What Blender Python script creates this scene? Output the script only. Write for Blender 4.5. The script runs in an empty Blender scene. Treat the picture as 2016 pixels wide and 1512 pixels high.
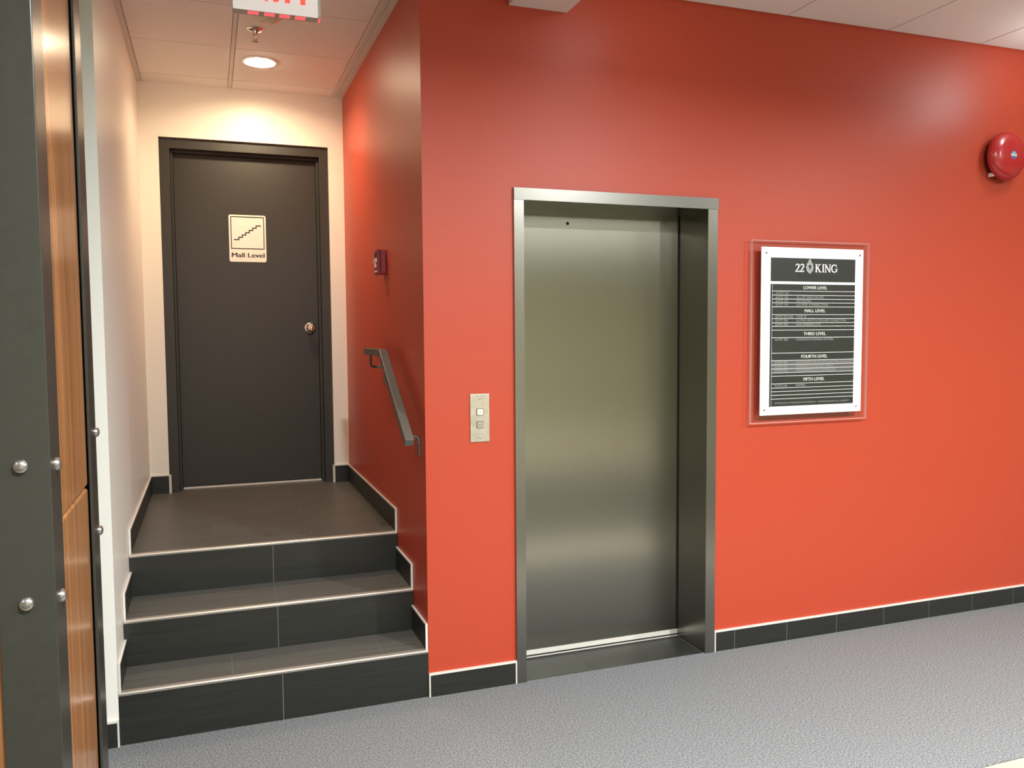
import bpy, bmesh, math
from mathutils import Vector, Matrix

sc = bpy.context.scene
C = sc.collection
PI = math.pi

# ------------------------------------------------------------------ camera
IMG_W, F_PX = 2016, 1642.12
CAM = Vector((-0.8461, -3.4173, 1.5689))
yaw, pitch, roll = 0.3473, -0.0634, -0.0072
fwd = Vector((math.sin(yaw)*math.cos(pitch), math.cos(yaw)*math.cos(pitch), math.sin(pitch)))
rgt = Vector((math.cos(yaw), -math.sin(yaw), 0))
up = rgt.cross(fwd)
rgt2 = rgt*math.cos(roll) + up*math.sin(roll)
up2 = up*math.cos(roll) - rgt*math.sin(roll)
cam_data = bpy.data.cameras.new('camera')
cam_data.sensor_fit = 'HORIZONTAL'
cam_data.sensor_width = 36.0
cam_data.lens = F_PX*36.0/IMG_W
cam_data.clip_start = 0.02
cam = bpy.data.objects.new('camera', cam_data)
C.objects.link(cam)
M = Matrix((rgt2, up2, -fwd)).transposed().to_4x4()
M.translation = CAM
cam.matrix_world = M
sc.camera = cam

# ------------------------------------------------------------------ world, exposure
w = bpy.data.worlds.new('world')
sc.world = w
w.use_nodes = True
w.node_tree.nodes['Background'].inputs[0].default_value = (0.9, 0.95, 1.0, 1)
w.node_tree.nodes['Background'].inputs[1].default_value = 0.05
sc.view_settings.view_transform = 'Standard'
sc.view_settings.look = 'None'
sc.view_settings.exposure = 0.0
sc.view_settings.gamma = 1.0
sc.view_settings.use_curve_mapping = False
sc.cycles.max_bounces = 10
sc.cycles.diffuse_bounces = 5
sc.cycles.caustics_reflective = False
sc.cycles.use_denoising = True
# lamps of the place, plus rear ones added for light: (x, y, watts, colour, cone) ; built by downlight() below
HC = 3.07                                   # ceiling height
LAMP_HALL = (0.95, 1.0, 1.0)
LAMP_WARM = (1.0, 0.76, 0.48)
HALL_LAMPS = [   # x, y, watts, beam spread in degrees
    (-0.25, -2.85, 162, 168), (1.84, -2.85, 178, 168), (4.10, -2.85, 118, 168), (-3.2, -2.85, 35, 140),
    (-0.45, -7.90, 96, 150), (1.84, -7.90, 96, 150), (4.10, -7.90, 96, 150)]  # this rear row is unseen, added to wash the rear wall with light
DRUM_LAMPS = [(0.95, -0.62, 0.7), (3.30, -0.50, 5.0), (-0.45, -6.60, 14), (1.84, -6.60, 14), (4.10, -6.60, 14)]       # surface mounted: x, y, watts; rear three added to brighten the ceiling
STAIR_LAMP = (-0.54, 1.505, 11, 148)
STAIR_TILT = 12                                             # gimbal lamp, leaning towards the door

# ------------------------------------------------------------------ materials
def mat(name, col, rough=0.5, metal=0.0, spec=0.5, emit=None, estr=0.0, coat=0.0, aniso=0.0):
    m = bpy.data.materials.new(name)
    m.use_nodes = True
    b = m.node_tree.nodes['Principled BSDF']
    b.inputs['Base Color'].default_value = (*col, 1)
    b.inputs['Roughness'].default_value = rough
    b.inputs['Metallic'].default_value = metal
    b.inputs['Specular IOR Level'].default_value = spec
    b.inputs['Coat Weight'].default_value = coat
    b.inputs['Anisotropic'].default_value = aniso
    if emit:
        b.inputs['Emission Color'].default_value = (*emit, 1)
        b.inputs['Emission Strength'].default_value = estr
    return m

def nodes(m):
    return m.node_tree.nodes, m.node_tree.links, m.node_tree.nodes['Principled BSDF']

def coord(m, scale):
    n, l, b = nodes(m)
    g = n.new('ShaderNodeNewGeometry')
    mp = n.new('ShaderNodeMapping')
    mp.inputs['Scale'].default_value = scale
    l.new(g.outputs['Position'], mp.inputs['Vector'])
    return mp.outputs['Vector']

def noisy(m, scale, c0, c1, p0=0.35, p1=0.65, detail=3, rough=None, bump=0.0, bdist=0.002):
    n, l, b = nodes(m)
    t = n.new('ShaderNodeTexNoise')
    t.inputs['Scale'].default_value = 1.0
    t.inputs['Detail'].default_value = detail
    l.new(coord(m, scale), t.inputs['Vector'])
    if c0 is not None:
        r = n.new('ShaderNodeValToRGB')
        r.color_ramp.elements[0].position = p0
        r.color_ramp.elements[0].color = (*c0, 1)
        r.color_ramp.elements[1].position = p1
        r.color_ramp.elements[1].color = (*c1, 1)
        l.new(t.outputs['Fac'], r.inputs['Fac'])
        l.new(r.outputs['Color'], b.inputs['Base Color'])
    if rough:
        mr = n.new('ShaderNodeMapRange')
        mr.inputs['To Min'].default_value = rough[0]
        mr.inputs['To Max'].default_value = rough[1]
        l.new(t.outputs['Fac'], mr.inputs['Value'])
        l.new(mr.outputs['Result'], b.inputs['Roughness'])
    if bump:
        bp = n.new('ShaderNodeBump')
        bp.inputs['Strength'].default_value = bump
        bp.inputs['Distance'].default_value = bdist
        l.new(t.outputs['Fac'], bp.inputs['Height'])
        l.new(bp.outputs['Normal'], b.inputs['Normal'])
    return m

RED = noisy(mat('red_paint', (0.60, 0.08, 0.035), 0.43), (220, 220, 220), (0.455, 0.052, 0.0215), (0.475, 0.055, 0.023), bump=0.12, bdist=0.001)
CREAM = noisy(mat('cream_paint', (0.80, 0.77, 0.70), 0.38), (220, 220, 220), (0.87, 0.84, 0.77), (0.89, 0.86, 0.79), bump=0.12, bdist=0.001)
OLIVE = noisy(mat('olive_paint', (0.4, 0.4, 0.3), 0.6), (3, 3, 3), (0.40, 0.40, 0.29), (0.44, 0.43, 0.31))
CEIL = noisy(mat('ceiling_tile', (0.80, 0.78, 0.75), 0.9), (260, 260, 260), (0.85, 0.84, 0.82), (0.88, 0.87, 0.85), bump=0.25, bdist=0.001)
TEE = mat('ceiling_grid', (0.70, 0.68, 0.65), 0.5)  # greyed a little, shading of the reveal put into the colour
TEE_D = mat('ceiling_grid_shadow_gap', (0.16, 0.15, 0.14), 0.8)
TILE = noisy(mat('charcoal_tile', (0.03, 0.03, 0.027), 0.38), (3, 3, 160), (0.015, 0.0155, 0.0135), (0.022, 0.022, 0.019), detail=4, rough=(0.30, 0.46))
TILE_LIT = noisy(mat('charcoal_tile_lit', (0.055, 0.05, 0.043), 0.38), (3, 150, 3), (0.080, 0.074, 0.064), (0.110, 0.102, 0.088), detail=4, rough=(0.36, 0.52))  # same tile as the risers, light from above put into a paler colour
GROUT = mat('grey_grout', (0.16, 0.155, 0.145), 0.9)
TRIM = mat('pale_edge_trim', (0.72, 0.68, 0.62), 0.4)
NOSE = noisy(mat('aluminium_nosing', (0.62, 0.56, 0.49), 0.38, 0.75), (6, 500, 500), (0.52, 0.47, 0.41), (0.68, 0.62, 0.55))
CARPET = mat('grey_carpet', (0.25, 0.25, 0.25), 0.95, spec=0.1)
BEIGE = noisy(mat('beige_floor', (0.5, 0.44, 0.34), 0.45), (9, 9, 9), (0.44, 0.39, 0.31), (0.49, 0.44, 0.35))
DARKFLOOR = noisy(mat('dark_floor', (0.1, 0.1, 0.09), 0.6), (9, 9, 9), (0.055, 0.054, 0.048), (0.065, 0.064, 0.056))
STEEL = mat('brushed_steel', (0.335, 0.325, 0.275), 0.24, 1.0)
STEEL_F = mat('brushed_steel_frame', (0.29, 0.28, 0.25), 0.34, 1.0)
DOORGREY = noisy(mat('brown_grey_paint', (0.055, 0.047, 0.038), 0.45), (180, 180, 180), (0.030, 0.027, 0.023), (0.034, 0.030, 0.026), bump=0.1, bdist=0.001)
COLGREY = noisy(mat('grey_painted_steel', (0.062, 0.06, 0.048), 0.42), (60, 60, 60), (0.036, 0.035, 0.028), (0.040, 0.038, 0.031), rough=(0.28, 0.34))
RAILGREY = mat('dark_grey_rail_paint', (0.12, 0.11, 0.095), 0.38, 0.15)
BOLT = mat('bolt_steel', (0.42, 0.40, 0.37), 0.30, 0.9)
BLACK = mat('black_gap', (0.006, 0.006, 0.006), 0.7)
CHROME = mat('satin_chrome', (0.75, 0.72, 0.68), 0.16, 1.0)
WHITE = mat('white_plastic', (0.80, 0.79, 0.77), 0.4)
DETECT = mat('ivory_plastic', (0.72, 0.64, 0.48), 0.5)
SIGNWHITE = mat('sign_ivory', (0.84, 0.81, 0.76), 0.4)
SIGNBLACK = mat('sign_black', (0.022, 0.019, 0.016), 0.6, spec=0.3)
EXITWHITE = mat('exit_sign_face', (0.80, 0.77, 0.76), 0.4, emit=(1, 0.93, 0.92), estr=0.42)
EXITRED = mat('exit_sign_red', (0.75, 0.05, 0.04), 0.5, emit=(1.0, 0.13, 0.09), estr=0.85)
EXITPINK = mat('exit_sign_glow_slot', (0.8, 0.1, 0.1), 0.5, emit=(1.0, 0.12, 0.13), estr=0.9)
EXITGREY = mat('exit_sign_underside', (0.50, 0.46, 0.38), 0.5)
ALU = mat('satin_aluminium', (0.93, 0.93, 0.93), 0.42, 0.1)
STRIP = noisy(mat('directory_strip', (0.045, 0.046, 0.040), 0.32), (40, 40, 40), (0.026, 0.027, 0.023), (0.030, 0.031, 0.027))
STRIP_G = mat('directory_grey_strip', (0.10, 0.10, 0.095), 0.35)
LETTER = mat('directory_lettering', (0.66, 0.66, 0.62), 0.5)
LETTER_D = mat('directory_dim_lettering', (0.30, 0.30, 0.28), 0.5)
LETTER_W = mat('directory_white_letters', (0.92, 0.92, 0.90), 0.4)
LETTER_K = mat('directory_dark_letters', (0.018, 0.019, 0.017), 0.5)
CREST = mat('directory_crest', (0.33, 0.34, 0.33), 0.4)
BELLRED = mat('bell_red', (0.42, 0.016, 0.018), 0.24, coat=0.4)
BELLDARK = mat('bell_back_box', (0.03, 0.006, 0.005), 0.5)
BLUE = mat('blue_sticker', (0.05, 0.16, 0.42), 0.4)
SILVER = mat('silver_sticker', (0.55, 0.56, 0.58), 0.35)
PULLRED = mat('alarm_red', (0.22, 0.008, 0.010), 0.35)
PULLWHITE = mat('alarm_white', (0.78, 0.66, 0.62), 0.4)
PANELSTEEL = noisy(mat('call_panel_steel', (0.55, 0.50, 0.42), 0.38, 0.85), (30, 30, 30), (0.56, 0.51, 0.42), (0.66, 0.60, 0.50))
BUTTON = mat('pale_button', (0.75, 0.68, 0.55), 0.4)  # paler colour of the upper button
BUTTON_D = mat('plain_button', (0.46, 0.42, 0.35), 0.4, 0.5)
LENS = mat('downlight_lens', (1, 0.95, 0.85), 0.5, emit=(1.0, 0.78, 0.52), estr=100)
LENS_H = mat('hall_downlight_lens', (1, 0.95, 0.9), 0.5, emit=(1.0, 0.92, 0.82), estr=9)
WOODTRIM = mat('orange_wood_rail', (0.45, 0.20, 0.07), 0.4)

# clear acrylic: see-through sheet with a faint gloss, whiter polished edges
def clear(name, tint, through, other):
    m = bpy.data.materials.new(name); m.use_nodes = True
    n, l = m.node_tree.nodes, m.node_tree.links
    n.remove(n['Principled BSDF'])
    t = n.new('ShaderNodeBsdfTransparent'); t.inputs[0].default_value = (*tint, 1)
    if other == 'gloss':
        g = n.new('ShaderNodeBsdfAnisotropic'); g.inputs['Roughness'].default_value = 0.04
    else:
        g = n.new('ShaderNodeBsdfDiffuse'); g.inputs[0].default_value = (0.9, 0.8, 0.78, 1)
    mx = n.new('ShaderNodeMixShader'); mx.inputs[0].default_value = 1-through
    l.new(t.outputs[0], mx.inputs[1]); l.new(g.outputs[0], mx.inputs[2])
    l.new(mx.outputs[0], n['Material Output'].inputs['Surface'])
    return m
ACRYL = clear('clear_acrylic', (0.985, 0.98, 0.98), 0.955, 'gloss')
ACRYL_E = clear('acrylic_edge', (0.92, 0.86, 0.86), 0.72, 'diffuse')

# carpet speckle
_n, _l, _b = nodes(CARPET)
_t = _n.new('ShaderNodeTexNoise'); _t.inputs['Scale'].default_value = 1.0; _t.inputs['Detail'].default_value = 4; _t.inputs['Roughness'].default_value = 0.85
_l.new(coord(CARPET, (150, 150, 150)), _t.inputs['Vector'])
_r = _n.new('ShaderNodeValToRGB')
_r.color_ramp.elements[0].position = 0.40; _r.color_ramp.elements[0].color = (0.088, 0.091, 0.095, 1)
_r.color_ramp.elements[1].position = 0.60; _r.color_ramp.elements[1].color = (0.30, 0.304, 0.308, 1)
_l.new(_t.outputs['Fac'], _r.inputs['Fac'])
_l.new(_r.outputs['Color'], _b.inputs['Base Color'])
_bp = _n.new('ShaderNodeBump'); _bp.inputs['Strength'].default_value = 0.12; _bp.inputs['Distance'].default_value = 0.004
_l.new(_t.outputs['Fac'], _bp.inputs['Height']); _l.new(_bp.outputs['Normal'], _b.inputs['Normal'])

# brushed steel: faint horizontal brushing in roughness and in the normal
def brush(m, lo, hi, bump):
    n, l, b = nodes(m)
    t = n.new('ShaderNodeTexNoise'); t.inputs['Scale'].default_value = 1.0; t.inputs['Detail'].default_value = 4
    l.new(coord(m, (1.5, 1.5, 260)), t.inputs['Vector'])
    mr = n.new('ShaderNodeMapRange'); mr.inputs['To Min'].default_value = lo; mr.inputs['To Max'].default_value = hi
    l.new(t.outputs['Fac'], mr.inputs['Value']); l.new(mr.outputs['Result'], b.inputs['Roughness'])
    t2 = n.new('ShaderNodeTexNoise'); t2.inputs['Scale'].default_value = 1.0; t2.inputs['Detail'].default_value = 1
    l.new(coord(m, (2.2, 2.2, 3.5)), t2.inputs['Vector'])
    bp = n.new('ShaderNodeBump'); bp.inputs['Strength'].default_value = bump; bp.inputs['Distance'].default_value = 0.01
    l.new(t2.outputs['Fac'], bp.inputs['Height']); l.new(bp.outputs['Normal'], b.inputs['Normal'])
brush(STEEL, 0.26, 0.265, 0.004)
_n, _l, _b = nodes(STEEL)
_tg = _n.new('ShaderNodeTangent'); _tg.direction_type = 'RADIAL'; _tg.axis = 'Z'
_l.new(_tg.outputs['Tangent'], _b.inputs['Tangent'])
_b.inputs['Anisotropic'].default_value = 0.85
brush(STEEL_F, 0.25, 0.27, 0.004)
STEEL_H = mat('brushed_steel_head', (0.19, 0.184, 0.165), 0.32, 1.0)  # same steel as the frame, darkened to tone down its bright reflection
STEEL_SHADE = mat('soffit_steel_shaded', (0.10, 0.097, 0.08), 0.3, 1.0)  # same steel again, the soffit's dark reflection put into the colour

# wood laminate: vertical planks with long grain
WOOD = mat('wood_laminate', (0.32, 0.14, 0.05), 0.20, spec=0.8)
_n, _l, _b = nodes(WOOD)
_t = _n.new('ShaderNodeTexNoise'); _t.inputs['Scale'].default_value = 1.0; _t.inputs['Detail'].default_value = 5; _t.inputs['Distortion'].default_value = 0.6
_l.new(coord(WOOD, (22, 22, 0.9)), _t.inputs['Vector'])
_r = _n.new('ShaderNodeValToRGB')
_r.color_ramp.elements[0].position = 0.30; _r.color_ramp.elements[0].color = (0.25, 0.098, 0.033, 1)
_r.color_ramp.elements[1].position = 0.70; _r.color_ramp.elements[1].color = (0.44, 0.198, 0.074, 1)
_l.new(_t.outputs['Fac'], _r.inputs['Fac'])
_g = _n.new('ShaderNodeNewGeometry'); _s = _n.new('ShaderNodeSeparateXYZ'); _l.new(_g.outputs['Position'], _s.inputs[0])
_ad = _n.new('ShaderNodeMath'); _ad.operation = 'ADD'; _l.new(_s.outputs['X'], _ad.inputs[0]); _l.new(_s.outputs['Y'], _ad.inputs[1])
_dv = _n.new('ShaderNodeMath'); _dv.operation = 'DIVIDE'; _dv.inputs[1].default_value = 0.31; _l.new(_ad.outputs[0], _dv.inputs[0])
_of = _n.new('ShaderNodeMath'); _of.operation = 'ADD'; _of.inputs[1].default_value = 0.26; _l.new(_dv.outputs[0], _of.inputs[0])
_fl = _n.new('ShaderNodeMath'); _fl.operation = 'FLOOR'; _l.new(_of.outputs[0], _fl.inputs[0])
_wn = _n.new('ShaderNodeTexWhiteNoise'); _wn.noise_dimensions = '1D'; _l.new(_fl.outputs[0], _wn.inputs['W'])
_mr = _n.new('ShaderNodeMapRange'); _mr.inputs['To Min'].default_value = 0.82; _mr.inputs['To Max'].default_value = 1.25; _l.new(_wn.outputs['Value'], _mr.inputs['Value'])
_mx = _n.new('ShaderNodeVectorMath'); _mx.operation = 'SCALE'
_l.new(_r.outputs['Color'], _mx.inputs[0]); _l.new(_mr.outputs['Result'], _mx.inputs['Scale'])
_l.new(_mx.outputs[0], _b.inputs['Base Color'])

# ------------------------------------------------------------------ mesh helpers
class MB:
    """Collects boxes, prisms, lathes and tubes and links them as ONE mesh object."""
    def __init__(s):
        s.v, s.f, s.m, s.sm, s.mats = [], [], [], [], []
    def mi(s, m):
        if m not in s.mats:
            s.mats.append(m)
        return s.mats.index(m)
    def add(s, vs, fs, m, smooth=False):
        o = len(s.v); i = s.mi(m)
        s.v += [tuple(v) for v in vs]
        for f in fs:
            s.f.append([o+k for k in f]); s.m.append(i); s.sm.append(smooth)
        return s
    def box(s, x0, x1, y0, y1, z0, z1, m):
        vs = [(x, y, z) for x in (x0, x1) for y in (y0, y1) for z in (z0, z1)]
        return s.add(vs, [(0,1,3,2), (4,6,7,5), (0,4,5,1), (2,3,7,6), (0,2,6,4), (1,5,7,3)], m)
    def prism(s, poly, axis, a, b, m):
        """poly: 2D outline; extruded along axis from a to b. axis y: poly=(x,z); x: (y,z); z: (x,y)."""
        def P(p, t):
            return {'y': (p[0], t, p[1]), 'x': (t, p[0], p[1]), 'z': (p[0], p[1], t)}[axis]
        n = len(poly)
        vs = [P(p, a) for p in poly] + [P(p, b) for p in poly]
        fs = [list(range(n)), list(range(2*n-1, n-1, -1))] + [(i, i+n, (i+1) % n + n, (i+1) % n) for i in range(n)]
        return s.add(vs, fs, m)
    def ribbon(s, pts, ws, a, b, m):
        """flat stroke in the xz plane with widths, extruded along y from a to b"""
        L, R = [], []
        for i, p in enumerate(pts):
            q0 = pts[max(i-1, 0)]; q1 = pts[min(i+1, len(pts)-1)]
            d = Vector((q1[0]-q0[0], q1[1]-q0[1])).normalized(); nrm = Vector((-d.y, d.x))
            L.append((p[0]+nrm.x*ws[i]/2, p[1]+nrm.y*ws[i]/2)); R.append((p[0]-nrm.x*ws[i]/2, p[1]-nrm.y*ws[i]/2))
        for i in range(len(pts)-1):
            s.prism([L[i], L[i+1], R[i+1], R[i]], 'y', a, b, m)
        return s
    def lathe(s, prof, centre, axis, m, n=40, smooth=True):
        """prof: (radius, distance along axis) pairs; axis: unit vector"""
        ax = Vector(axis).normalized()
        u = ax.orthogonal().normalized(); v = ax.cross(u)
        c = Vector(centre); vs = []
        for r, h in prof:
            for k in range(n):
                a = 2*PI*k/n
                vs.append(c + ax*h + (u*math.cos(a)+v*math.sin(a))*r)
        fs = []
        for i in range(len(prof)-1):
            for k in range(n):
                k2 = (k+1) % n
                fs.append((i*n+k, i*n+k2, (i+1)*n+k2, (i+1)*n+k))
        fs.append(list(range(n-1, -1, -1))); fs.append([(len(prof)-1)*n+k for k in range(n)])
        return s.add(vs, fs, m, smooth)
    def tube(s, pts, r, m, n=12):
        pts = [Vector(p) for p in pts]; vs = []
        prev = None
        for i, p in enumerate(pts):
            d = (pts[min(i+1, len(pts)-1)] - pts[max(i-1, 0)]).normalized()
            u = (prev - d*prev.dot(d)).normalized() if prev else d.orthogonal().normalized()
            prev = u; v = d.cross(u)
            for k in range(n):
                a = 2*PI*k/n
                vs.append(p + (u*math.cos(a)+v*math.sin(a))*r)
        fs = [(i*n+k, i*n+(k+1) % n, (i+1)*n+(k+1) % n, (i+1)*n+k) for i in range(len(pts)-1) for k in range(n)]
        fs.append(list(range(n-1, -1, -1))); fs.append([(len(pts)-1)*n+k for k in range(n)])
        return s.add(vs, fs, m, True)
    def build(s, name, parent=None, bevel=0.0, origin=None):
        me = bpy.data.meshes.new(name)
        if origin is None:
            xs, ys, zs = zip(*s.v)
            origin = ((min(xs)+max(xs))/2, (min(ys)+max(ys))/2, min(zs))
        og = Vector(origin)
        me.from_pydata([Vector(v)-og for v in s.v], [], s.f)
        for m in s.mats:
            me.materials.append(m)
        for p, i, k in zip(me.polygons, s.m, s.sm):
            p.material_index = i; p.use_smooth = k
        bm = bmesh.new(); bm.from_mesh(me)
        bmesh.ops.recalc_face_normals(bm, faces=bm.faces)
        bm.to_mesh(me); bm.free()
        if any(s.sm):
            me.set_sharp_from_angle(angle=math.radians(40))
        o = bpy.data.objects.new(name, me)
        C.objects.link(o)
        if parent is not None:
            o.parent = parent
            pw = Vector((0, 0, 0)); q = parent
            while q is not None:
                pw += q.location; q = q.parent
            o.location = og - pw
        else:
            o.location = og
        if bevel:
            b = o.modifiers.new('bevel', 'BEVEL'); b.width = bevel; b.segments = 2; b.limit_method = 'ANGLE'
        return o

def tag(o, label, cat, group=None, kind=None):
    o['label'] = label; o['category'] = cat
    if group: o['group'] = group
    if kind: o['kind'] = kind
    return o

def thing(name, loc, label, cat, group=None, kind=None):
    o = bpy.data.objects.new(name, None)
    C.objects.link(o); o.location = loc; o.empty_display_size = 0.1
    return tag(o, label, cat, group, kind)

def arc(cx, cz, r, a0, a1, n):
    return [(cx+r*math.cos(math.radians(a0+(a1-a0)*i/n)), cz+r*math.sin(math.radians(a0+(a1-a0)*i/n))) for i in range(n+1)]

def rrect(x0, x1, z0, z1, r, n=6):
    return arc(x1-r, z0+r, r, -90, 0, n)+arc(x1-r, z1-r, r, 0, 90, n)+arc(x0+r, z1-r, r, 90, 180, n)+arc(x0+r, z0+r, r, 180, 270, n)

_cache = {}
def text_geo(s):
    """outline mesh of a line of text, scaled so capitals are 1 high; x from 0"""
    if s in _cache:
        return _cache[s]
    def mk(t):
        c = bpy.data.curves.new('txt', 'FONT'); c.body = t; c.size = 1.0; c.resolution_u = 3; c.fill_mode = 'FRONT'
        o = bpy.data.objects.new('txt', c); C.objects.link(o)
        dg = bpy.context.evaluated_depsgraph_get(); dg.update()
        me = bpy.data.meshes.new_from_object(o.evaluated_get(dg))
        vs = [v.co.copy() for v in me.vertices]; fs = [list(p.vertices) for p in me.polygons]
        bpy.data.objects.remove(o); bpy.data.curves.remove(c); bpy.data.meshes.remove(me)
        return vs, fs
    if 'H' not in _cache:
        _cache['H'] = max(v.y for v in mk('H')[0])
    vs, fs = mk(s)
    x0 = min(v.x for v in vs); H = _cache['H']
    r = ([((v.x-x0)/H, v.y/H) for v in vs], fs)
    _cache[s] = r
    return r

def text_in(mb, s, x, z, cap, y, m, align='l', width=None, gain=1.0, place=None):
    """write s in the xz plane at depth y (facing -y) with capitals cap high"""
    vs, fs = text_geo(s)
    wd = max(v[0] for v in vs)
    sx = cap if width is None else width/wd
    off = 0 if align == 'l' else -wd*sx/2
    put = place or (lambda a, b: (x+a, y, z+b))
    mb.add([put(v[0]*sx+off, v[1]*cap) for v in vs], fs, m)
    return mb

STRUCT = 'structure'

# ------------------------------------------------------------------ the shell
X_END, Y_REAR, X_LEFT = 7.0, -9.5, -4.6
SW, SD = 1.21, 2.089                 # stair recess width, depth
LAND = 0.587                         # landing height
EX0, EX1, EZ = 0.4015, 1.4283, 2.185 # elevator frame outside

b = MB()
b.box(0, EX0+.02, 0, .05, 0, HC+.1, RED); b.box(EX1-.02, X_END, 0, .05, 0, HC+.1, RED); b.box(EX0+.02, EX1-.02, 0, .05, EZ-.02, HC+.1, RED)
tag(b.build('wall_front'), 'long red painted wall holding the steel elevator door', 'wall', kind=STRUCT)
b = MB().box(0, .06, .05, SD+.25, 0, HC+.1, RED)
tag(b.build('wall_right'), 'red painted side wall of the stair recess behind the handrail', 'wall', kind=STRUCT)
b = MB().box(-SW-.06, -SW, .05, SD+.25, 0, HC+.1, CREAM)
tag(b.build('wall_left'), 'cream painted side wall on the left of the steps', 'wall', kind=STRUCT)
b = MB().box(X_LEFT, -SW, 0, .05, 0, HC+.1, CREAM)
tag(b.build('wall_corner'), 'narrow bright white wall strip between the clad column and the steps', 'wall', kind=STRUCT)
DX0, DX1, DZ = -1.101, -0.096, 2.752
b = MB()
b.box(-SW, DX0, SD, SD+.12, LAND-.1, HC+.1, CREAM); b.box(DX1, 0, SD, SD+.12, LAND-.1, HC+.1, CREAM); b.box(DX0, DX1, SD, SD+.12, DZ, HC+.1, CREAM)
tag(b.build('wall_back'), 'cream end wall around the dark door at the top of the steps', 'wall', kind=STRUCT)
b = MB().box(X_LEFT-.1, X_END, Y_REAR-.1, Y_REAR, -.05, HC+.1, OLIVE)
tag(b.build('wall_rear'), 'olive grey wall behind the viewer seen blurred in the elevator door', 'wall', kind=STRUCT)
b = MB().box(X_END, X_END+.1, Y_REAR, .05, -.05, HC+.1, OLIVE)
tag(b.build('wall_far_right'), 'olive grey end wall of the hall far to the right', 'wall', kind=STRUCT)
b = MB().box(X_LEFT-.1, X_LEFT, Y_REAR, .05, -.05, HC+.1, OLIVE)
tag(b.build('wall_far_left'), 'olive grey end wall of the hall behind the clad column', 'wall', kind=STRUCT)
b = MB().box(X_LEFT, X_END, Y_REAR, Y_REAR+.04, 1.77, 1.86, WOODTRIM)
tag(b.build('trim_1'), 'orange wooden rail along the rear wall', 'trim', kind=STRUCT)

# floor: carpet runner along the wall, beige floor in front of it
CE = -1.265
b = MB().box(X_LEFT, X_END, CE, 0, -.03, 0, CARPET)
tag(b.build('floor'), 'grey speckled carpet along the red wall and below the steps', 'carpet', kind=STRUCT)
b = MB().box(X_LEFT, X_END, Y_REAR, -4.55, -.04, -.006, BEIGE).box(X_LEFT, X_END, -4.55, -4.30, -.04, -.005, BLACK).box(X_LEFT, X_END, -4.30, -1.80, -.04, -.006, DARKFLOOR)
tag(b.build('floor_rear'), 'dark grey and beige floor of the hall behind the viewer', 'floor', kind=STRUCT)
b = MB().box(X_LEFT, X_END, -1.80, CE, -.04, -.006, BEIGE)
tag(b.build('floor_front'), 'smooth beige floor at the front edge of the grey carpet', 'floor', kind=STRUCT)

# ceiling of the hall and of the recess: tiles with a recessed grid between
b = MB()
b.box(X_LEFT, X_END, Y_REAR, 0, HC+.005, HC+.1, TEE)
xs = [X_LEFT]+[1.805+.617*k for k in range(-10, 9)]
xs = [x for x in xs if x < X_END-.05]+[X_END]
ys = [0, -1.22, -2.44, -3.66, -4.88, -6.1, -7.32, -8.54, Y_REAR]
for i in range(len(xs)-1):
    for j in range(len(ys)-1):
        b.box(xs[i]+.006, xs[i+1]-.006, ys[j+1]+.006, ys[j]-(.006 if j else .016), HC, HC+.012, CEIL)
tag(b.build('ceiling'), 'white suspended tile ceiling over the hall', 'ceiling', kind=STRUCT)
b = MB()
b.box(-SW, 0, 0, SD, HC+.006, HC+.1, TEE_D)
cols = [(-1.180, -.698), (-.672, -.074)]
rows = [(.005, .108), (.114, .708), (.714, 1.308), (1.314, 1.905), (1.911, SD)]
for (a, c) in cols:
    for (d, e) in rows:
        b.box(a, c, d, e, HC, HC+.02, CEIL)
b.box(-.695, -.675, 0, SD, HC+.001, HC+.02, TEE)
b.box(-SW, -1.183, 0, SD, HC-.004, HC+.02, TEE)                       # wall angle, left
b.box(-.071, -.032, 0, SD, HC+.003, HC+.02, TEE); b.box(-.055, -.050, 0, SD, HC-.001, HC+.02, TEE)
b.box(-.029, 0, 0, SD, HC-.006, HC+.02, TEE)                          # wall angle, right
tag(b.build('ceiling_recess'), 'dim warm tile ceiling above the landing with a metal grid', 'ceiling', kind=STRUCT)

# ------------------------------------------------------------------ baseboards of the hall
def tiles_x(b, x0, x1, cuts, y0, y1, z0, z1, m=None, g=.0035):
    """row of tiles along x with grout showing between"""
    m = m or TILE
    xs = [x0]+[c for c in cuts if x0 < c < x1]+[x1]
    b.box(x0, x1, y0+.0012, y1, z0, z1-.0005, GROUT)
    for i in range(len(xs)-1):
        b.box(xs[i]+(g/2 if i else 0), xs[i+1]-(g/2 if i < len(xs)-2 else 0), y0, y1-.001, z0, z1, m)

def baseboard(name, x0, x1, cuts, label, ends):
    b = MB(); H = .095
    tiles_x(b, x0, x1, cuts, -.010, 0, 0, H)
    b.box(x0, x1, -.0115, 0, H, H+.008, TRIM)
    if 'l' in ends: b.box(x0-.006, x0, -.0115, 0, 0, H+.008, TRIM)
    if 'r' in ends: b.box(x1, x1+.006, -.0115, 0, 0, H+.008, TRIM)
    return tag(b.build(name), label, 'baseboard', kind=STRUCT)
baseboard('baseboard_right', EX1+.006, X_END, [1.543+.3105*k for k in range(20)], 'long charcoal tile baseboard to the right of the elevator', 'l')
baseboard('baseboard_middle', .006, EX0-.006, [], 'short charcoal tile baseboard between the steps and the elevator', 'lr')
baseboard('baseboard_left', X_LEFT, -SW-.006, [-1.9, -2.2, -2.5, -2.8, -3.1], 'short charcoal tile baseboard left of the bottom step', 'r')

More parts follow.
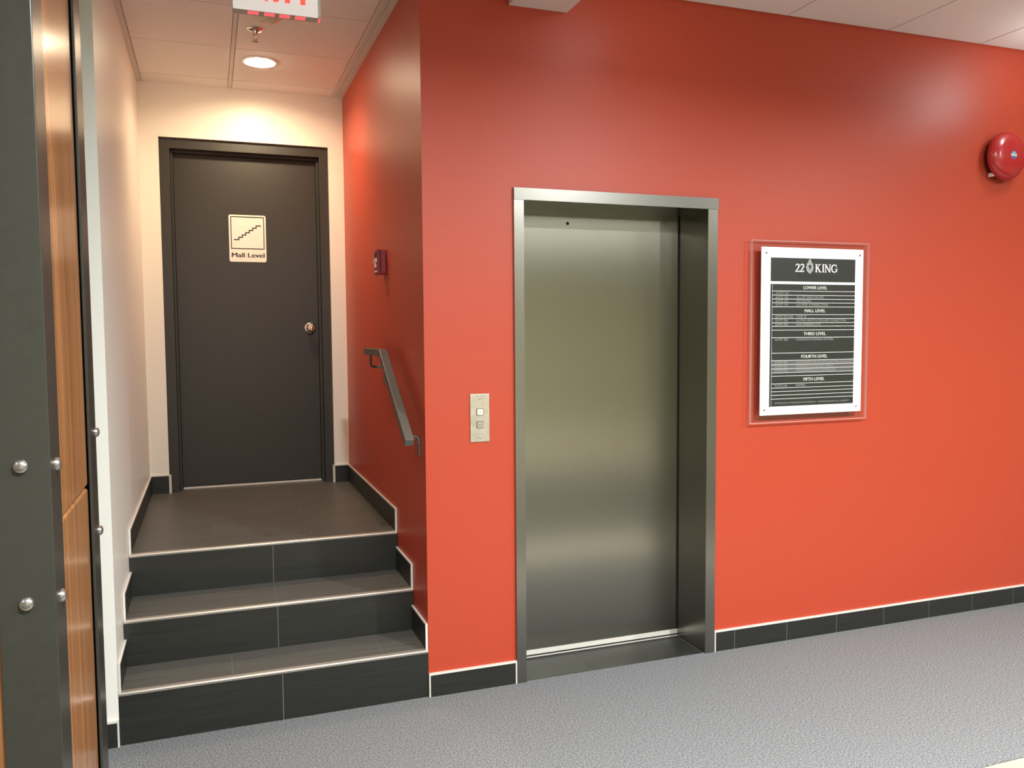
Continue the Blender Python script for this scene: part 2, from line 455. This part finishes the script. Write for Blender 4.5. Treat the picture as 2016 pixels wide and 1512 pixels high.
# ------------------------------------------------------------------ stairs
SLX, SRX = -SW+.0013, -.0013
H1, H2, H3 = .2046, .397, LAND
Y2, Y3 = .2665, .596
st = thing('staircase', (-SW/2, .3, 0), 'three charcoal tiled steps with metal nosings rising to the landing', 'stairs')
def riser(y, z0, z1, cut):
    b = MB(); tiles_x(b, SLX, SRX, [cut], y, y+.03, z0, z1-.012); b.build('riser', st)
def tread(y0, y1, z, cuts, rows_=None):
    b = MB()
    b.box(SLX, SRX, y0+.004, y1, z-.02, z-.0012, GROUT)
    ys_ = [y0+.022]+(rows_ or [])+[y1]
    for j in range(len(ys_)-1):
        cs = cuts[j] if rows_ else cuts
        xs_ = [SLX]+cs+[SRX]
        for i in range(len(xs_)-1):
            b.box(xs_[i]+.0015, xs_[i+1]-.0015, ys_[j]+(.0015 if j else 0), ys_[j+1]-.0015, z-.019, z, TILE_LIT)
    b.build('landing' if rows_ else 'tread', st)
def nosing(y, z, full):
    b = MB()
    prof = [(y+.022, z-.012), (y-.002, z-.012)]+[(y+.003+.007*math.cos(math.radians(a)), z-.0045+.006*math.sin(math.radians(a))) for a in range(200, 85, -15)]+[(y+.022, z+.0015)]
    b.prism(prof, 'x', -SW+(.0013 if full else .010), -(.0013 if full else .010), NOSE)
    b.build('nosing', st)
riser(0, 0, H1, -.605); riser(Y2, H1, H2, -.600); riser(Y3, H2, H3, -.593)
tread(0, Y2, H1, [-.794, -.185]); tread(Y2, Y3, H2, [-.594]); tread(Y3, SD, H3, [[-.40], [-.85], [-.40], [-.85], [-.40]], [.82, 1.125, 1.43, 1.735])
nosing(0, H1, True); nosing(Y2, H2, True); nosing(Y3, H3, True)
SK = .108
def skirt(side, y0, y1, z):
    b = MB()
    xa, xb = (SLX, -SW+.009) if side == 'l' else (-.009, SRX)
    tx = (SLX, -SW+.0105) if side == 'l' else (-.0105, SRX)
    b.box(xa, xb, y0+.006, y1, z+.0005, z+SK, TILE)
    b.box(tx[0], tx[1], y0, y1, z+SK, z+SK+.007, TRIM)
    b.box(tx[0], tx[1], y0, y0+.006, z+.001, z+SK, TRIM)
    b.build('skirting', st)
for side in 'lr':
    skirt(side, .001, Y2, H1); skirt(side, Y2+.001, Y3, H2); skirt(side, Y3+.001, SD, H3)
for x0, x1, tr in ((-SW+.010, DX0-.002, 'r'), (DX1+.002, -.010, 'l')):
    b = MB(); b.box(x0, x1, SD-.009, SD, H3, H3+SK, TILE); b.box(x0, x1, SD-.0105, SD, H3+SK, H3+SK+.007, TRIM)
    if tr == 'r': b.box(x1, x1+.014, SD-.0105, SD+.002, H3, H3+SK+.007, TRIM)
    else: b.box(x0-.014, x0, SD-.0105, SD+.002, H3, H3+SK+.007, TRIM)
    b.build('skirting', st)

# ------------------------------------------------------------------ door at the top of the steps
dr = thing('door_1', ((DX0+DX1)/2, SD, LAND), 'dark brown-grey flush door in a steel frame at the landing', 'door', kind=STRUCT)
FY = SD+.022                               # frame face set back in the opening
b = MB()
IX0, IX1, IZ = -1.043, -.152, 2.690
b.box(DX0, IX0, FY, FY+.10, LAND, DZ, DOORGREY); b.box(IX1, DX1, FY, FY+.10, LAND, DZ, DOORGREY); b.box(IX0, IX1, FY, FY+.10, IZ, DZ, DOORGREY)
b.box(IX0, IX0+.016, FY+.045, FY+.10, LAND, IZ, DOORGREY); b.box(IX1-.016, IX1, FY+.045, FY+.10, LAND, IZ, DOORGREY); b.box(IX0+.016, IX1-.016, FY+.045, FY+.10, IZ-.016, IZ, DOORGREY)
b.build('door_frame', dr, bevel=.002)
DY = FY+.075
b = MB().box(IX0+.018, IX1-.018, DY, DY+.045, LAND+.018, IZ-.018, DOORGREY); leaf = b.build('door_leaf', dr)
b = MB().box(IX0+.019, IX1-.019, DY-.003, DY+.04, LAND+.001, LAND+.013, TRIM); b.build('threshold', dr)
b = MB().box(DX0+.001, DX1-.001, SD+.001, DY-.0035, LAND-.02, LAND, TILE_LIT); b.build('sill_tile', dr)
b = MB().box(IX0-.05, IX1+.05, DY+.06, DY+.08, LAND-.1, DZ, BLACK); b.build('backing', dr)
KX, KZ = -.222, 1.598
k = MB().lathe([(.036, 0), (.036, .004), (.031, .009), (.016, .011), (.014, .030), (.022, .036), (.0275, .045), (.029, .055), (.027, .066), (.020, .074), (.010, .078), (.002, .079)], (KX, DY, KZ), (0, -1, 0), CHROME).build('door_knob', leaf)
k['label'] = 'round satin chrome door knob'

# stair pictogram sign on the door
SX0, SX1, SZ0, SZ1 = -.711, -.486, 2.020, 2.315
sg = thing('door_sign', ((SX0+SX1)/2, DY, SZ0), 'ivory sign with a stair symbol reading Mall Level on the dark door', 'sign')
b = MB().prism(rrect(SX0, SX1, SZ0, SZ1, .012), 'y', DY-.003, DY, SIGNWHITE); b.build('plate', sg)
ya, yb = DY-.0042, DY-.003
b = MB()
fx0, fx1, fz0, fz1, t = SX0+.011, SX1-.011, SZ0+.081, SZ1-.010, .005
b.box(fx0, fx1, ya, yb, fz0, fz0+t, SIGNBLACK); b.box(fx0, fx1, ya, yb, fz1-t, fz1, SIGNBLACK)
b.box(fx0, fx0+t, ya, yb, fz0+t, fz1-t, SIGNBLACK); b.box(fx1-t, fx1, ya, yb, fz0+t, fz1-t, SIGNBLACK)
b.build('border', sg)
b = MB()
# six-riser stair line, rising to the right
px, pz = -.682, 2.159
tw, rh, lw = .0213, .0150, .0062
b.box(px, px+.033, ya, yb, pz-lw/2, pz+lw/2, SIGNBLACK); cx = px+.033; cz = pz
for i in range(6):
    b.box(cx-lw, cx, ya, yb, cz+lw/2, cz+rh-lw/2, SIGNBLACK); cz += rh
    nx = cx+(tw if i < 5 else .027)
    b.box(cx-lw, nx, ya, yb, cz-lw/2, cz+lw/2, SIGNBLACK); cx = nx
b.build('stair_symbol', sg)
b = MB(); text_in(b, 'Mall Level', (SX0+SX1)/2+.001, SZ0+.029, .0275, ya, SIGNBLACK, 'c', .197)
for dx in (.0012, -.0012): text_in(b, 'Mall Level', (SX0+SX1)/2+.001+dx, SZ0+.029, .0275, ya+.0001, SIGNBLACK, 'c', .197)
b.build('lettering', sg)

# ------------------------------------------------------------------ elevator
el = thing('elevator', ((EX0+EX1)/2, 0, 0), 'brushed steel elevator door in a deep steel frame on the red wall', 'elevator')
IXa, IXb, IZe, DD = .4466, 1.3728, 2.134, .2483
b = MB(); b.box(EX0, IXa, -.012, .02, 0, IZe-.001, STEEL_F); b.box(IXa-.003, IXa, .02, DD+.04, 0, IZe, STEEL_F); b.build('jamb', el)
b = MB(); b.box(IXb, EX1-.003, -.012, .02, 0, IZe-.001, STEEL_F); b.box(IXb, IXb+.003, .02, DD+.04, 0, IZe, STEEL_F); b.build('jamb', el)
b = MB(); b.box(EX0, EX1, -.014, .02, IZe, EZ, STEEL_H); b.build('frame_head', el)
b = MB(); b.box(IXa, IXb, -.010, DD+.04, IZe-.0008, IZe+.003, STEEL_SHADE); b.build('soffit', el)
b = MB(); b.box(IXa+.001, IXb-.001, DD, DD+.03, .020, IZe+.05, STEEL); dp = b.build('door_panel', el)
b = MB().lathe([(.0075, 0), (.0075, .0015)], (.767, DD, 2.076), (0, -1, 0), BLACK, 20); b.build('key_hole', dp)
b = MB().box(IXb-.006, IXb-.0005, DD-.002, DD+.02, .012, IZe, BLACK); b.build('door_gap', el)
b = MB(); b.box(IXa, IXb, DD-.006, DD+.03, .001, .004, TRIM); b.box(IXa, IXb, DD+.001, DD+.03, .004, .012, BLACK); b.box(IXa, IXb, DD-.003, DD-.0005, .013, .036, TRIM)
b.build('sill', el)
b = MB(); b.box(IXa, IXb, .001, DD-.006, -.02, -.0005, GROUT)
b.box(IXa, .772, .001, DD-.007, -.02, .001, TILE); b.box(.776, IXb-.006, .001, DD-.007, -.02, .001, TILE); b.build('threshold_tile', el)
b = MB().box(IXa-.05, IXb+.05, DD+.05, DD+.06, -.05, EZ, BLACK); b.build('backing', el)

# call panel
PX0, PX1, PZ0, PZ1 = .1975, .2845, 1.092, 1.300
cp = thing('call_panel', ((PX0+PX1)/2, 0, PZ0), 'small steel call panel with two square buttons left of the elevator', 'call panel')
MB().box(PX0, PX1, -.005, 0, PZ0, PZ1, PANELSTEEL).build('plate', cp, bevel=.0015)
PCX = (PX0+PX1)/2
for z, m, lab in ((1.222, BUTTON, 'pale upper button'), (1.167, BUTTON_D, 'grey lower button with a down arrow')):
    b = MB(); h = .0152
    for (x0, x1, z0, z1) in ((-h, h, h-.0025, h), (-h, h, -h, -h+.0025), (-h, -h+.0025, -h+.0025, h-.0025), (h-.0025, h, -h+.0025, h-.0025)):
        b.box(PCX+x0, PCX+x1, -.0075, -.004, z+z0, z+z1, RAILGREY)
    b.box(PCX-.0128, PCX+.0128, -.009, -.004, z-.0128, z+.0128, m)
    bt = b.build('button', cp); bt['label'] = lab
    b = MB()
    sgn = 1 if m is BUTTON else -1
    mm = BUTTON_D if m is BUTTON else RAILGREY
    b.ribbon([(PCX-.005, z-.003*sgn), (PCX, z+.005*sgn), (PCX+.005, z-.003*sgn)], [.002]*3, -.0096, -.009, mm); b.build('arrow', bt)
for z in (PZ1-.020, PZ0+.020):
    MB().lathe([(.0045, 0), (.0045, .001), (.003, .002)], (PCX, -.005, z), (0, -1, 0), BOLT, 16).build('screw', cp)

# ------------------------------------------------------------------ tenant directory
dy = thing('directory_board', (1.955, 0, 1.11), 'tenant directory with dark strips on a silver plate over clear acrylic', 'directory sign')
ac = MB().box(1.608, 2.306, -.030, -.020, 1.113, 1.994, ACRYL).build('acrylic_sheet', dy)
b = MB(); b.box(1.605, 1.608, -.0302, -.0198, 1.110, 1.997, ACRYL_E); b.box(2.306, 2.309, -.0302, -.0198, 1.110, 1.997, ACRYL_E)
b.box(1.608, 2.306, -.0302, -.0198, 1.110, 1.113, ACRYL_E); b.box(1.608, 2.306, -.0302, -.0198, 1.994, 1.997, ACRYL_E); b.build('polished_edge', ac)
for x, z in ((1.70, 1.25), (2.20, 1.25), (1.70, 1.86), (2.20, 1.86)):
    MB().lathe([(.012, 0), (.012, .02)], (x, 0, z), (0, -1, 0), ALU, 16).build('standoff', dy)
MB().box(1.647, 2.257, -.048, -.043, 1.151, 1.963, ALU).build('plate', dy)
MB().box(1.66, 2.245, -.043, -.030, 1.17, 1.945, BLACK).build('spacer', dy)
for x, z in ((1.673, 1.935), (2.233, 1.935), (1.671, 1.178), (2.226, 1.178)):
    MB().lathe([(.0055, 0), (.0055, .003), (.004, .0045)], (x, -.048, z), (0, -1, 0), CHROME, 16).build('screw', dy)
DX_0, DX_1 = 1.700, 2.206
CXD = 1.962
zz = lambda v: 1.913-(v-508.5)*.002494
yf = -.0502
hd = MB().box(DX_0, DX_1, yf, -.048, zz(554), zz(508.5), STRIP).build('header_panel', dy, bevel=.001)
b = MB()
_dep = [0]
def ydep():
    _dep[0] = (_dep[0]+1) % 12
    return yf-.003-_dep[0]*.00006
def sbox(x0, x1, z0, z1): b.box(BX+x0*S*SXF, BX+x1*S*SXF, ydep(), yf, BZ+z0*S, BZ+z1*S, LETTER_W)
def srib(pts, ws): b.ribbon([(BX+p[0]*S*SXF, BZ+p[1]*S) for p in pts], [q*S for q in ws], ydep(), yf, LETTER_W)
SXF = 1.22; S = .039; BZ = zz(535.2)
def two(x):
    global BX
    BX = x
    pts = [(.06, .74)]+[(.27+.20*math.cos(math.radians(a)), .74+.21*math.sin(math.radians(a))) for a in range(165, -41, -15)]+[(.30, .36), (.10, .10), (.05, .04)]
    n = len(pts); ws = [.05]+[.06+.09*min(1, i/8) for i in range(n-4)]+[.12, .08, .06]
    srib(pts, ws); sbox(.03, .50, 0, .10); sbox(.46, .52, 0, .19)
two(1.8390); two(1.8660); SXF = 1.0
b.build('street_number', hd)
b = MB()
BX = 1.9575   # K
sbox(.10, .25, 0, 1); sbox(0, .35, 0, .05); sbox(0, .35, .95, 1)
srib([(.22, .42), (.68, .98)], [.07, .07]); srib([(.34, .58), (.78, .02)], [.16, .15]); sbox(.52, .84, .95, 1); sbox(.60, .98, 0, .05)
BX = 1.9990   # I
sbox(.10, .25, 0, 1); sbox(0, .35, 0, .05); sbox(0, .35, .95, 1)
BX = 2.0150   # N
sbox(.12, .19, 0, 1); sbox(.78, .85, 0, 1); srib([(.12, .98), (.80, .02)], [.15, .15]); sbox(0, .30, 0, .05); sbox(0, .20, .95, 1); sbox(.66, .97, .95, 1)
BX = 2.0555   # G
pts = [(.46+.42*math.cos(math.radians(a)), .5+.46*math.sin(math.radians(a))) for a in range(40, 321, 10)]
ws = [.06+.09*max(0, math.sin(math.radians((i/(len(pts)-1))*180))) for i in range(len(pts))]
srib(pts, ws); sbox(.74, .88, .08, .42); sbox(.60, 1.0, .40, .45); sbox(.76, .81, .62, .98)
b.build('street_name', hd)
# crest: scalloped oval with a finial and a small tree cut out in dark
b = MB(); gx, gz = 1.9245, zz(526)
ol = []
for i in range(72):
    a = 2*PI*i/72
    rr = 1+.09*math.cos(10*a)
    ol.append((gx+.0215*rr*math.cos(a), gz+.0275*rr*math.sin(a)))
b.prism(ol, 'y', yf-.004, yf, CREST)
b.prism([(gx-.011, gz+.022), (gx+.011, gz+.022), (gx+.0075, gz+.032), (gx+.003, gz+.038), (gx, gz+.044), (gx-.003, gz+.038), (gx-.0075, gz+.032)], 'y', yf-.0042, yf, CREST)
b.prism([(gx-.006, gz-.024), (gx, gz-.034), (gx+.006, gz-.024)], 'y', yf-.0042, yf, CREST)
b.prism(arc(gx, gz+.004, .0078, 0, 345, 23), 'y', yf-.0052, yf-.004, STRIP)
b.box(gx-.0022, gx+.0022, yf-.0052, yf-.004, gz-.013, gz-.002, STRIP)
b.build('crest', hd)
b = MB(); text_in(b, 'uptown waterloo', CXD+.004, zz(545.5), .0165, yf-.0006, LETTER_K, 'c', .245); b.build('tagline', hd)
MB().box(DX_0, DX_0+.008, -.0505, -.048, zz(797.6), zz(559), BLACK).build('dark_edge', dy)  # black bar standing for the strips' shadow and edge thickness
sx0 = DX_0+.0115
def strip(v0, v1, m=STRIP, kind='suite_strip'):
    return MB().box(sx0, DX_1, yf, -.048, zz(v1)+.0014, zz(v0)-.0018, m).build(kind, dy)
def heading(v0, v1, s):
    o = strip(v0, v1, STRIP, 'heading_strip')
    b = MB(); wd = {'LOWER LEVEL': .142, 'MALL LEVEL': .124, 'THIRD LEVEL': .134, 'FOURTH LEVEL': .156, 'FIFTH LEVEL': .126}[s]
    for d in (0, .0009): text_in(b, s, CXD+d, zz((v0+v1)/2)-.0078, .0148, yf-.0006-d*.1, LETTER, 'c', wd)
    b.build('lettering', o)
def suite(v0, v1, no, name, m=STRIP, w=None, vt=None):
    o = strip(v0, v1, m)
    if no:
        b = MB(); z = zz(vt or (v0+v1)/2)-.0052
        text_in(b, 'SUITE '+no, 1.728, z, .0104, yf-.0006, LETTER_D, 'l', .074 if len(no) < 4 else .103); b.build('suite_number', o)
        if name: text_in(MB(), name, 1.851, z, .0104, yf-.0006, LETTER_D, 'l', w).build('tenant_name', o)
heading(558.5, 572.5, 'LOWER LEVEL')
suite(572.5, 580.5, '101', ''); suite(580.5, 588, '102', 'ALL FIT NAILS SALON', w=.160); suite(588, 595.3, '103', 'KW PILATES', w=.086); suite(595.3, 603, '104', 'LILLYPAD CONNECTIONS', w=.190)
heading(603, 618.3, 'MALL LEVEL')
suite(618.3, 625.8, '201/203', 'CAFE 22', w=.060); suite(625.8, 634, '202', 'LILLYPAD HEALTH & WELLNESS CONNECTIONS', w=.303); suite(634, 640.8, '204', 'LENS IMMERSIVE LTD', w=.147); suite(640.8, 648.2, '', '')
heading(648.2, 663, 'THIRD LEVEL')
suite(663, 693, '300', 'CHAMELEON BUSINESS CENTRES', w=.225, vt=667)
heading(693, 707.6, 'FOURTH LEVEL')
suite(707.6, 715.7, '401', 'ALEX RUSHING, MA, PSYCHOLOGIST AND ASSOCIATES', STRIP_G, .342); suite(715.7, 723.5, '402', 'WATERLOO PSYCHOLOGY GROUP', STRIP_G, .228); suite(723.5, 731.3, '404', 'TRANSFORMATION COUNSELLING', STRIP_G, .243); suite(731.3, 737.8, '', '')
heading(737.8, 752.8, 'FIFTH LEVEL')
suite(752.8, 761, '500', 'ASPIRE', w=.058); suite(761, 768, '', ''); suite(768, 775.2, '', ''); suite(775.2, 782.5, '', '')
o = strip(782.5, 797.6, STRIP, 'footer_strip')
b = MB(); text_in(b, 'PROFESSIONALLY MANAGED BY KING FINANCIAL    LEASING ENQUIRIES CALL 519-888-8227', 1.73, zz(792.5), .0075, yf-.0006, LETTER_D, 'l', .45); b.build('lettering', o)

# ------------------------------------------------------------------ alarm bell
BXc, BZc = 3.208, 2.486
be = thing('alarm_bell', (BXc, 0, BZc), 'round red alarm bell with a blue sticker high on the red wall', 'alarm bell')
MB().lathe([(.098, 0), (.102, .004), (.102, .034), (.094, .037)], (BXc-.004, 0, BZc-.004), (0, -1, 0), BELLDARK, 48).build('back_box', be)
g = MB().lathe([(.118, .038), (.1275, .038), (.1285, .042), (.1275, .050), (.122, .061), (.112, .072), (.098, .081), (.082, .0855), (.060, .0885), (.030, .091), (.012, .092)], (BXc, 0, BZc), (0, -1, 0), BELLRED, 64).build('gong', be)
s = MB().lathe([(.021, .0905), (.021, .0925)], (BXc, 0, BZc), (0, -1, 0), BLUE, 36).build('sticker', g)
b = MB(); b.box(BXc-.0205, BXc+.0205, -.0934, -.0925, BZc-.007, BZc+.006, SILVER); b.box(BXc-.011, BXc+.011, -.0934, -.0925, BZc+.0105, BZc+.0150, SILVER); b.build('band', s)
MB().lathe([(.0045, .0925), (.0045, .096), (.002, .098)], (BXc, 0, BZc), (0, -1, 0), CHROME, 16).build('centre_screw', g)
MB().box(BXc-.083, BXc-.075, -.040, -.010, BZc-.108, BZc-.088, WHITE).build('tag', be)

# ------------------------------------------------------------------ fire alarm pull station on the side wall
pl = thing('pull_station', (0, .80, 1.858), 'small dark red fire alarm pull station above the handrail', 'fire alarm')
PY0, PY1, PZa, PZb = .755, .838, 1.856, 1.982
MB().box(-.030, 0, PY0+.003, PY1-.003, PZa+.003, PZb-.003, PULLRED).build('box', pl, bevel=.004)
cv = MB().box(-.046, -.029, PY0, PY1, PZa, PZb, PULLRED).build('cover', pl, bevel=.005)
b = MB(); b.box(-.052, -.0455, PY0+.008, PY1-.008, PZa+.062, PZa+.082, PULLWHITE); b.box(-.052, -.0455, .785, .806, PZa+.037, PZa+.062, PULLWHITE); hn = b.build('handle', pl, bevel=.002)
b = MB(); text_in(b, 'PULL', 0, 0, .011, 0, PULLRED, 'c', .044, place=lambda a, c: (-.0526, .7965-a, PZa+.066+c)); b.build('lettering', hn)
MB().box(-.0475, -.0455, PY0+.010, PY1-.010, PZa+.014, PZa+.022, PULLWHITE).build('label_plate', pl)
MB().box(-.0475, -.0455, PY0+.014, PY1-.014, PZa+.092, PZa+.114, BLACK).build('window', pl)

# ------------------------------------------------------------------ handrail
hr = thing('handrail', (-.075, .4, 1.0), 'dark grey box-section handrail sloping down the red side wall', 'handrail')
rw, rh2 = .019, .034
low, knee, far = (-.035, 1.122), (.505, 1.487), (.915, 1.487)
b = MB()
pl1 = [low, knee, far, (far[0], far[1]-rh2), (knee[0]+.012, knee[1]-rh2), (low[0]+.020, low[1]-rh2+.004)]
b.prism(pl1, 'x', -.075-rw, -.075+rw, RAILGREY)
b.build('rail', hr, bevel=.003)
def bracket(y, zr, label=None):
    zb = zr-.062
    rod = [(-.075, y, zr+.004), (-.075, y, zb+.016)]+[(-.075+.016*(1-math.cos(math.radians(a))), y, zb+.016*(1-math.sin(math.radians(a)))) for a in (30, 60, 90)]
    rod += [(-.020, y, zb)]+[(-.020+.014*math.sin(math.radians(a)), y, zb-.014*(1-math.cos(math.radians(a)))) for a in (30, 60, 90)]+[(-.006, y, zb-.03)]
    br = MB().tube(rod, .0065, RAILGREY).build('bracket', hr)
    MB().box(-.008, -.0005, y-.010, y+.010, zb-.085, zb-.010, RAILGREY).build('wall_plate', br, bevel=.002)
bracket(.10, 1.178); bracket(.83, 1.453)

# ------------------------------------------------------------------ clad column at the left
CX1, CXL = -1.185, -1.985
CY0, CY1 = -1.345, -.56
LEG, LEG_F = .128, .112
co = thing('clad_column', ((CX1+CXL)/2, (CY0+CY1)/2, 0), 'wood clad column with grey bolted steel corners at the left edge', 'column')
MB().box(CXL+.03, CX1-.03, CY0+.03, CY1-.03, 0, HC, BLACK).build('core', co)
T = .008
def angle(x, y, sx, sy):
    """L-shaped corner cover; sx, sy point into the column"""
    b = MB()
    xa, xb = sorted((x, x+sx*LEG_F)); ya_, yb_ = sorted((y, y+sy*T)); b.box(xa, xb, ya_, yb_, 0, HC-.004, COLGREY)
    xa, xb = sorted((x, x+sx*T)); ya_, yb_ = sorted((y+sy*T, y+sy*LEG)); b.box(xa, xb, ya_, yb_, 0, HC-.004, COLGREY)
    o = b.build('corner_angle', co, bevel=.0015)
    for z in (.965, 1.272):
        prof = [(.0155, 0), (.0155, .003), (.013, .008), (.008, .011), (.002, .012)]
        MB().lathe(prof, (x+sx*.058, y, z+.008), (0, -sy, 0), BOLT, 24).build('bolt', o)
        MB().lathe(prof, (x, y+sy*.070 if sy > 0 else y+sy*.012, z-.005 if sy < 0 else z), (-sx, 0, 0), BOLT, 24).build('bolt', o)
angle(CX1, CY0, -1, 1); angle(CX1, CY1, -1, -1); angle(CXL, CY0, 1, 1); angle(CXL, CY1, 1, -1)
PT = .024
xo, yo, ZJ = CX1-.010, CY0+.010, 1.112
def panel_side(pts):                     # outline in x, z
    MB().prism(pts, 'y', CY0+.012, CY1-.150, WOOD).build('wood_panel', co)
def panel_front(pts):                    # outline in y, z
    MB().prism(pts, 'x', CXL+.10, CX1-.10, WOOD).build('wood_panel', co)
# lower panels with a chamfered top edge, upper panels above a narrow joint
panel_side([(xo-PT, .02), (xo, .02), (xo, ZJ), (xo-.016, ZJ+.014), (xo-PT, ZJ+.014)])
panel_side([(xo-PT, ZJ+.018), (xo, ZJ+.018), (xo, HC-.01), (xo-PT, HC-.01)])
panel_front([(yo+PT, .02), (yo, .02), (yo, ZJ), (yo+.016, ZJ+.014), (yo+PT, ZJ+.014)])
panel_front([(yo+PT, ZJ+.018), (yo, ZJ+.018), (yo, HC-.01), (yo+PT, HC-.01)])

# ------------------------------------------------------------------ exit sign
EXa, EXb, EZ0, EZ1, EY0, EY1 = -.728, -.406, 2.783, 2.992, -.052, 0.0
ex = thing('exit_sign', ((EXa+EXb)/2, (EY0+EY1)/2, EZ0), 'white ceiling-hung exit sign with red letters above the steps', 'exit sign')
MB().box(EXa, EXb, EY0+.002, EY1, EZ0, EZ1, EXITGREY).build('housing', ex)
MB().box(EXa, EXb-.010, EY0-.004, EY0+.002, EZ0, EZ1, EXITWHITE).build('face', ex)
MB().box(EXb-.0085, EXb+.001, EY0-.0045, EY1+.001, EZ0+.004, EZ1, WHITE).build('end_cap', ex)
b = MB(); lz, lh, stw = 2.823, .150, .019; yx = EY0-.0052
def lb(x0, x1, z0, z1): b.box(x0, x1, yx, EY0-.004, lz+z0, lz+z1, EXITRED)
lb(-.695, -.676, 0, lh); lb(-.676, -.638, 0, stw); lb(-.676, -.638, lh-stw, lh); lb(-.676, -.642, lh/2-stw/2, lh/2+stw/2)
b.ribbon([(-.613, lz), (-.570, lz+lh)], [.021, .021], yx, EY0-.004, EXITRED); b.ribbon([(-.570, lz), (-.613, lz+lh)], [.021, .021], yx-.0002, EY0-.004, EXITRED)
lb(-.5385, -.5195, 0, lh); lb(-.4815, -.4625, 0, lh); lb(-.507, -.437, lh-stw, lh)
b.build('letters', ex)
for x0, x1 in ((-.674, -.635), (-.614, -.575), (-.558, -.519), (-.500, -.461)):
    MB().box(x0, x1, EY0+.008, EY1-.012, EZ0-.0012, EZ0+.001, EXITPINK).build('glow_slot', ex)
MB().box(EXb-.006, EXb+.0015, EY0+.004, EY1-.004, EZ0-.0015, EZ0+.004, EXITPINK).build('glow_slot', ex)
MB().box(-.64, -.50, EY0+.006, EY1-.006, EZ1, HC, WHITE).build('canopy', ex)

# ------------------------------------------------------------------ things on the recess ceiling
smk = MB().lathe([(.072, 0), (.072, .006), (.066, .010), (.040, .026), (.034, .028), (.016, .029)], (-.545, .80, HC), (0, 0, -1), DETECT, 8, smooth=False)
tag(smk.build('smoke_detector'), 'pale smoke detector on the ceiling behind the exit sign', 'smoke detector')
sp = thing('sprinkler_head', (-.590, .99, HC), 'chrome fire sprinkler hanging from the ceiling near the exit sign', 'sprinkler')
MB().lathe([(.040, 0), (.040, .003), (.034, .008), (.016, .012), (.012, .022)], (-.59, .99, HC), (0, 0, -1), CHROME, 32).build('escutcheon', sp)
b = MB().lathe([(.009, .020), (.009, .034), (.005, .036)], (-.59, .99, HC), (0, 0, -1), CHROME, 16)
for sx in (-1, 1):
    b.tube([(-.59+sx*.008, .99, HC-.030), (-.59+sx*.012, .99, HC-.038), (-.59+sx*.009, .99, HC-.048), (-.59, .99, HC-.055)], .0022, CHROME, 8)
b.build('frame', sp)
MB().lathe([(.003, .051), (.003, .058), (.0145, .059), (.0145, .061)], (-.59, .99, HC), (0, 0, -1), CHROME, 24).build('deflector', sp)

def downlight(x, y, watts, spread, col, lens, label, group, r=.083, tilt=0):
    d = thing('downlight', (x, y, HC), label, 'ceiling light', group)
    MB().lathe([(r+.016, -.002), (r+.016, .004), (r, .006), (r, -.002)], (x, y, HC), (0, 0, -1), WHITE, 40).build('trim_ring', d)
    MB().lathe([(r, 0), (r, .003), (r*.85, .010), (r*.5, .015), (.008, .0165)], (x, y, HC), (0, 0, -1), lens, 40).build('lens', d)
    l = bpy.data.lights.new('lamp', 'AREA')
    l.shape = 'DISK'; l.size = 2*r-.01; l.energy = watts; l.color = col; l.spread = math.radians(spread)
    o = bpy.data.objects.new('lamp', l); C.objects.link(o); o.parent = d; o.location = (0, 0, -.026)
    o.rotation_euler = (math.radians(tilt), 0, 0)
    return d
def drum(x, y, watts, label):
    d = thing('drum_light', (x, y, HC), label, 'ceiling light', 'surface mounted hall lights')
    MB().lathe([(.11, 0), (.11, .02)], (x, y, HC), (0, 0, -1), WHITE, 40).build('base', d)
    MB().lathe([(.10, .02), (.10, .055), (.085, .068), (.04, .074), (.005, .075)], (x, y, HC), (0, 0, -1), LENS_H, 40).build('diffuser', d)
    l = bpy.data.lights.new('lamp', 'POINT'); l.energy = watts; l.color = LAMP_HALL; l.shadow_soft_size = .08
    o = bpy.data.objects.new('lamp', l); C.objects.link(o); o.parent = d; o.location = (0, 0, -.20)
    return d
downlight(*STAIR_LAMP, LAMP_WARM, LENS, 'glowing round downlight in the ceiling over the landing', None, tilt=STAIR_TILT)
names_h = ['hall downlight in front of the steps', 'hall downlight in front of the directory board', 'hall downlight beyond the alarm bell', 'hall downlight beyond the clad column',
           'added unseen downlight near the rear wall on the left', 'added unseen downlight near the rear wall in the middle', 'added unseen downlight near the rear wall on the right']
for (x, y, e, sp_), nm in zip(HALL_LAMPS, names_h):
    downlight(x, y, e, sp_, LAMP_HALL, LENS_H, nm, 'hall downlights')
for (x, y, e), nm in zip(DRUM_LAMPS, ('round drum light on the ceiling in front of the elevator', 'round drum light on the ceiling in front of the alarm bell',
        'added unseen drum light at the rear of the hall on the left', 'added unseen drum light at the rear of the hall in the middle', 'added unseen drum light at the rear of the hall on the right')):
    drum(x, y, e, nm)

# white box fixture above the elevator
fx = thing('wall_fixture', (.522, 0, 2.948), 'white box fixture high on the red wall above the elevator', 'fixture')
MB().box(.387, .657, -.36, 0, 2.948, HC-.005, WHITE).build('housing', fx, bevel=.003)
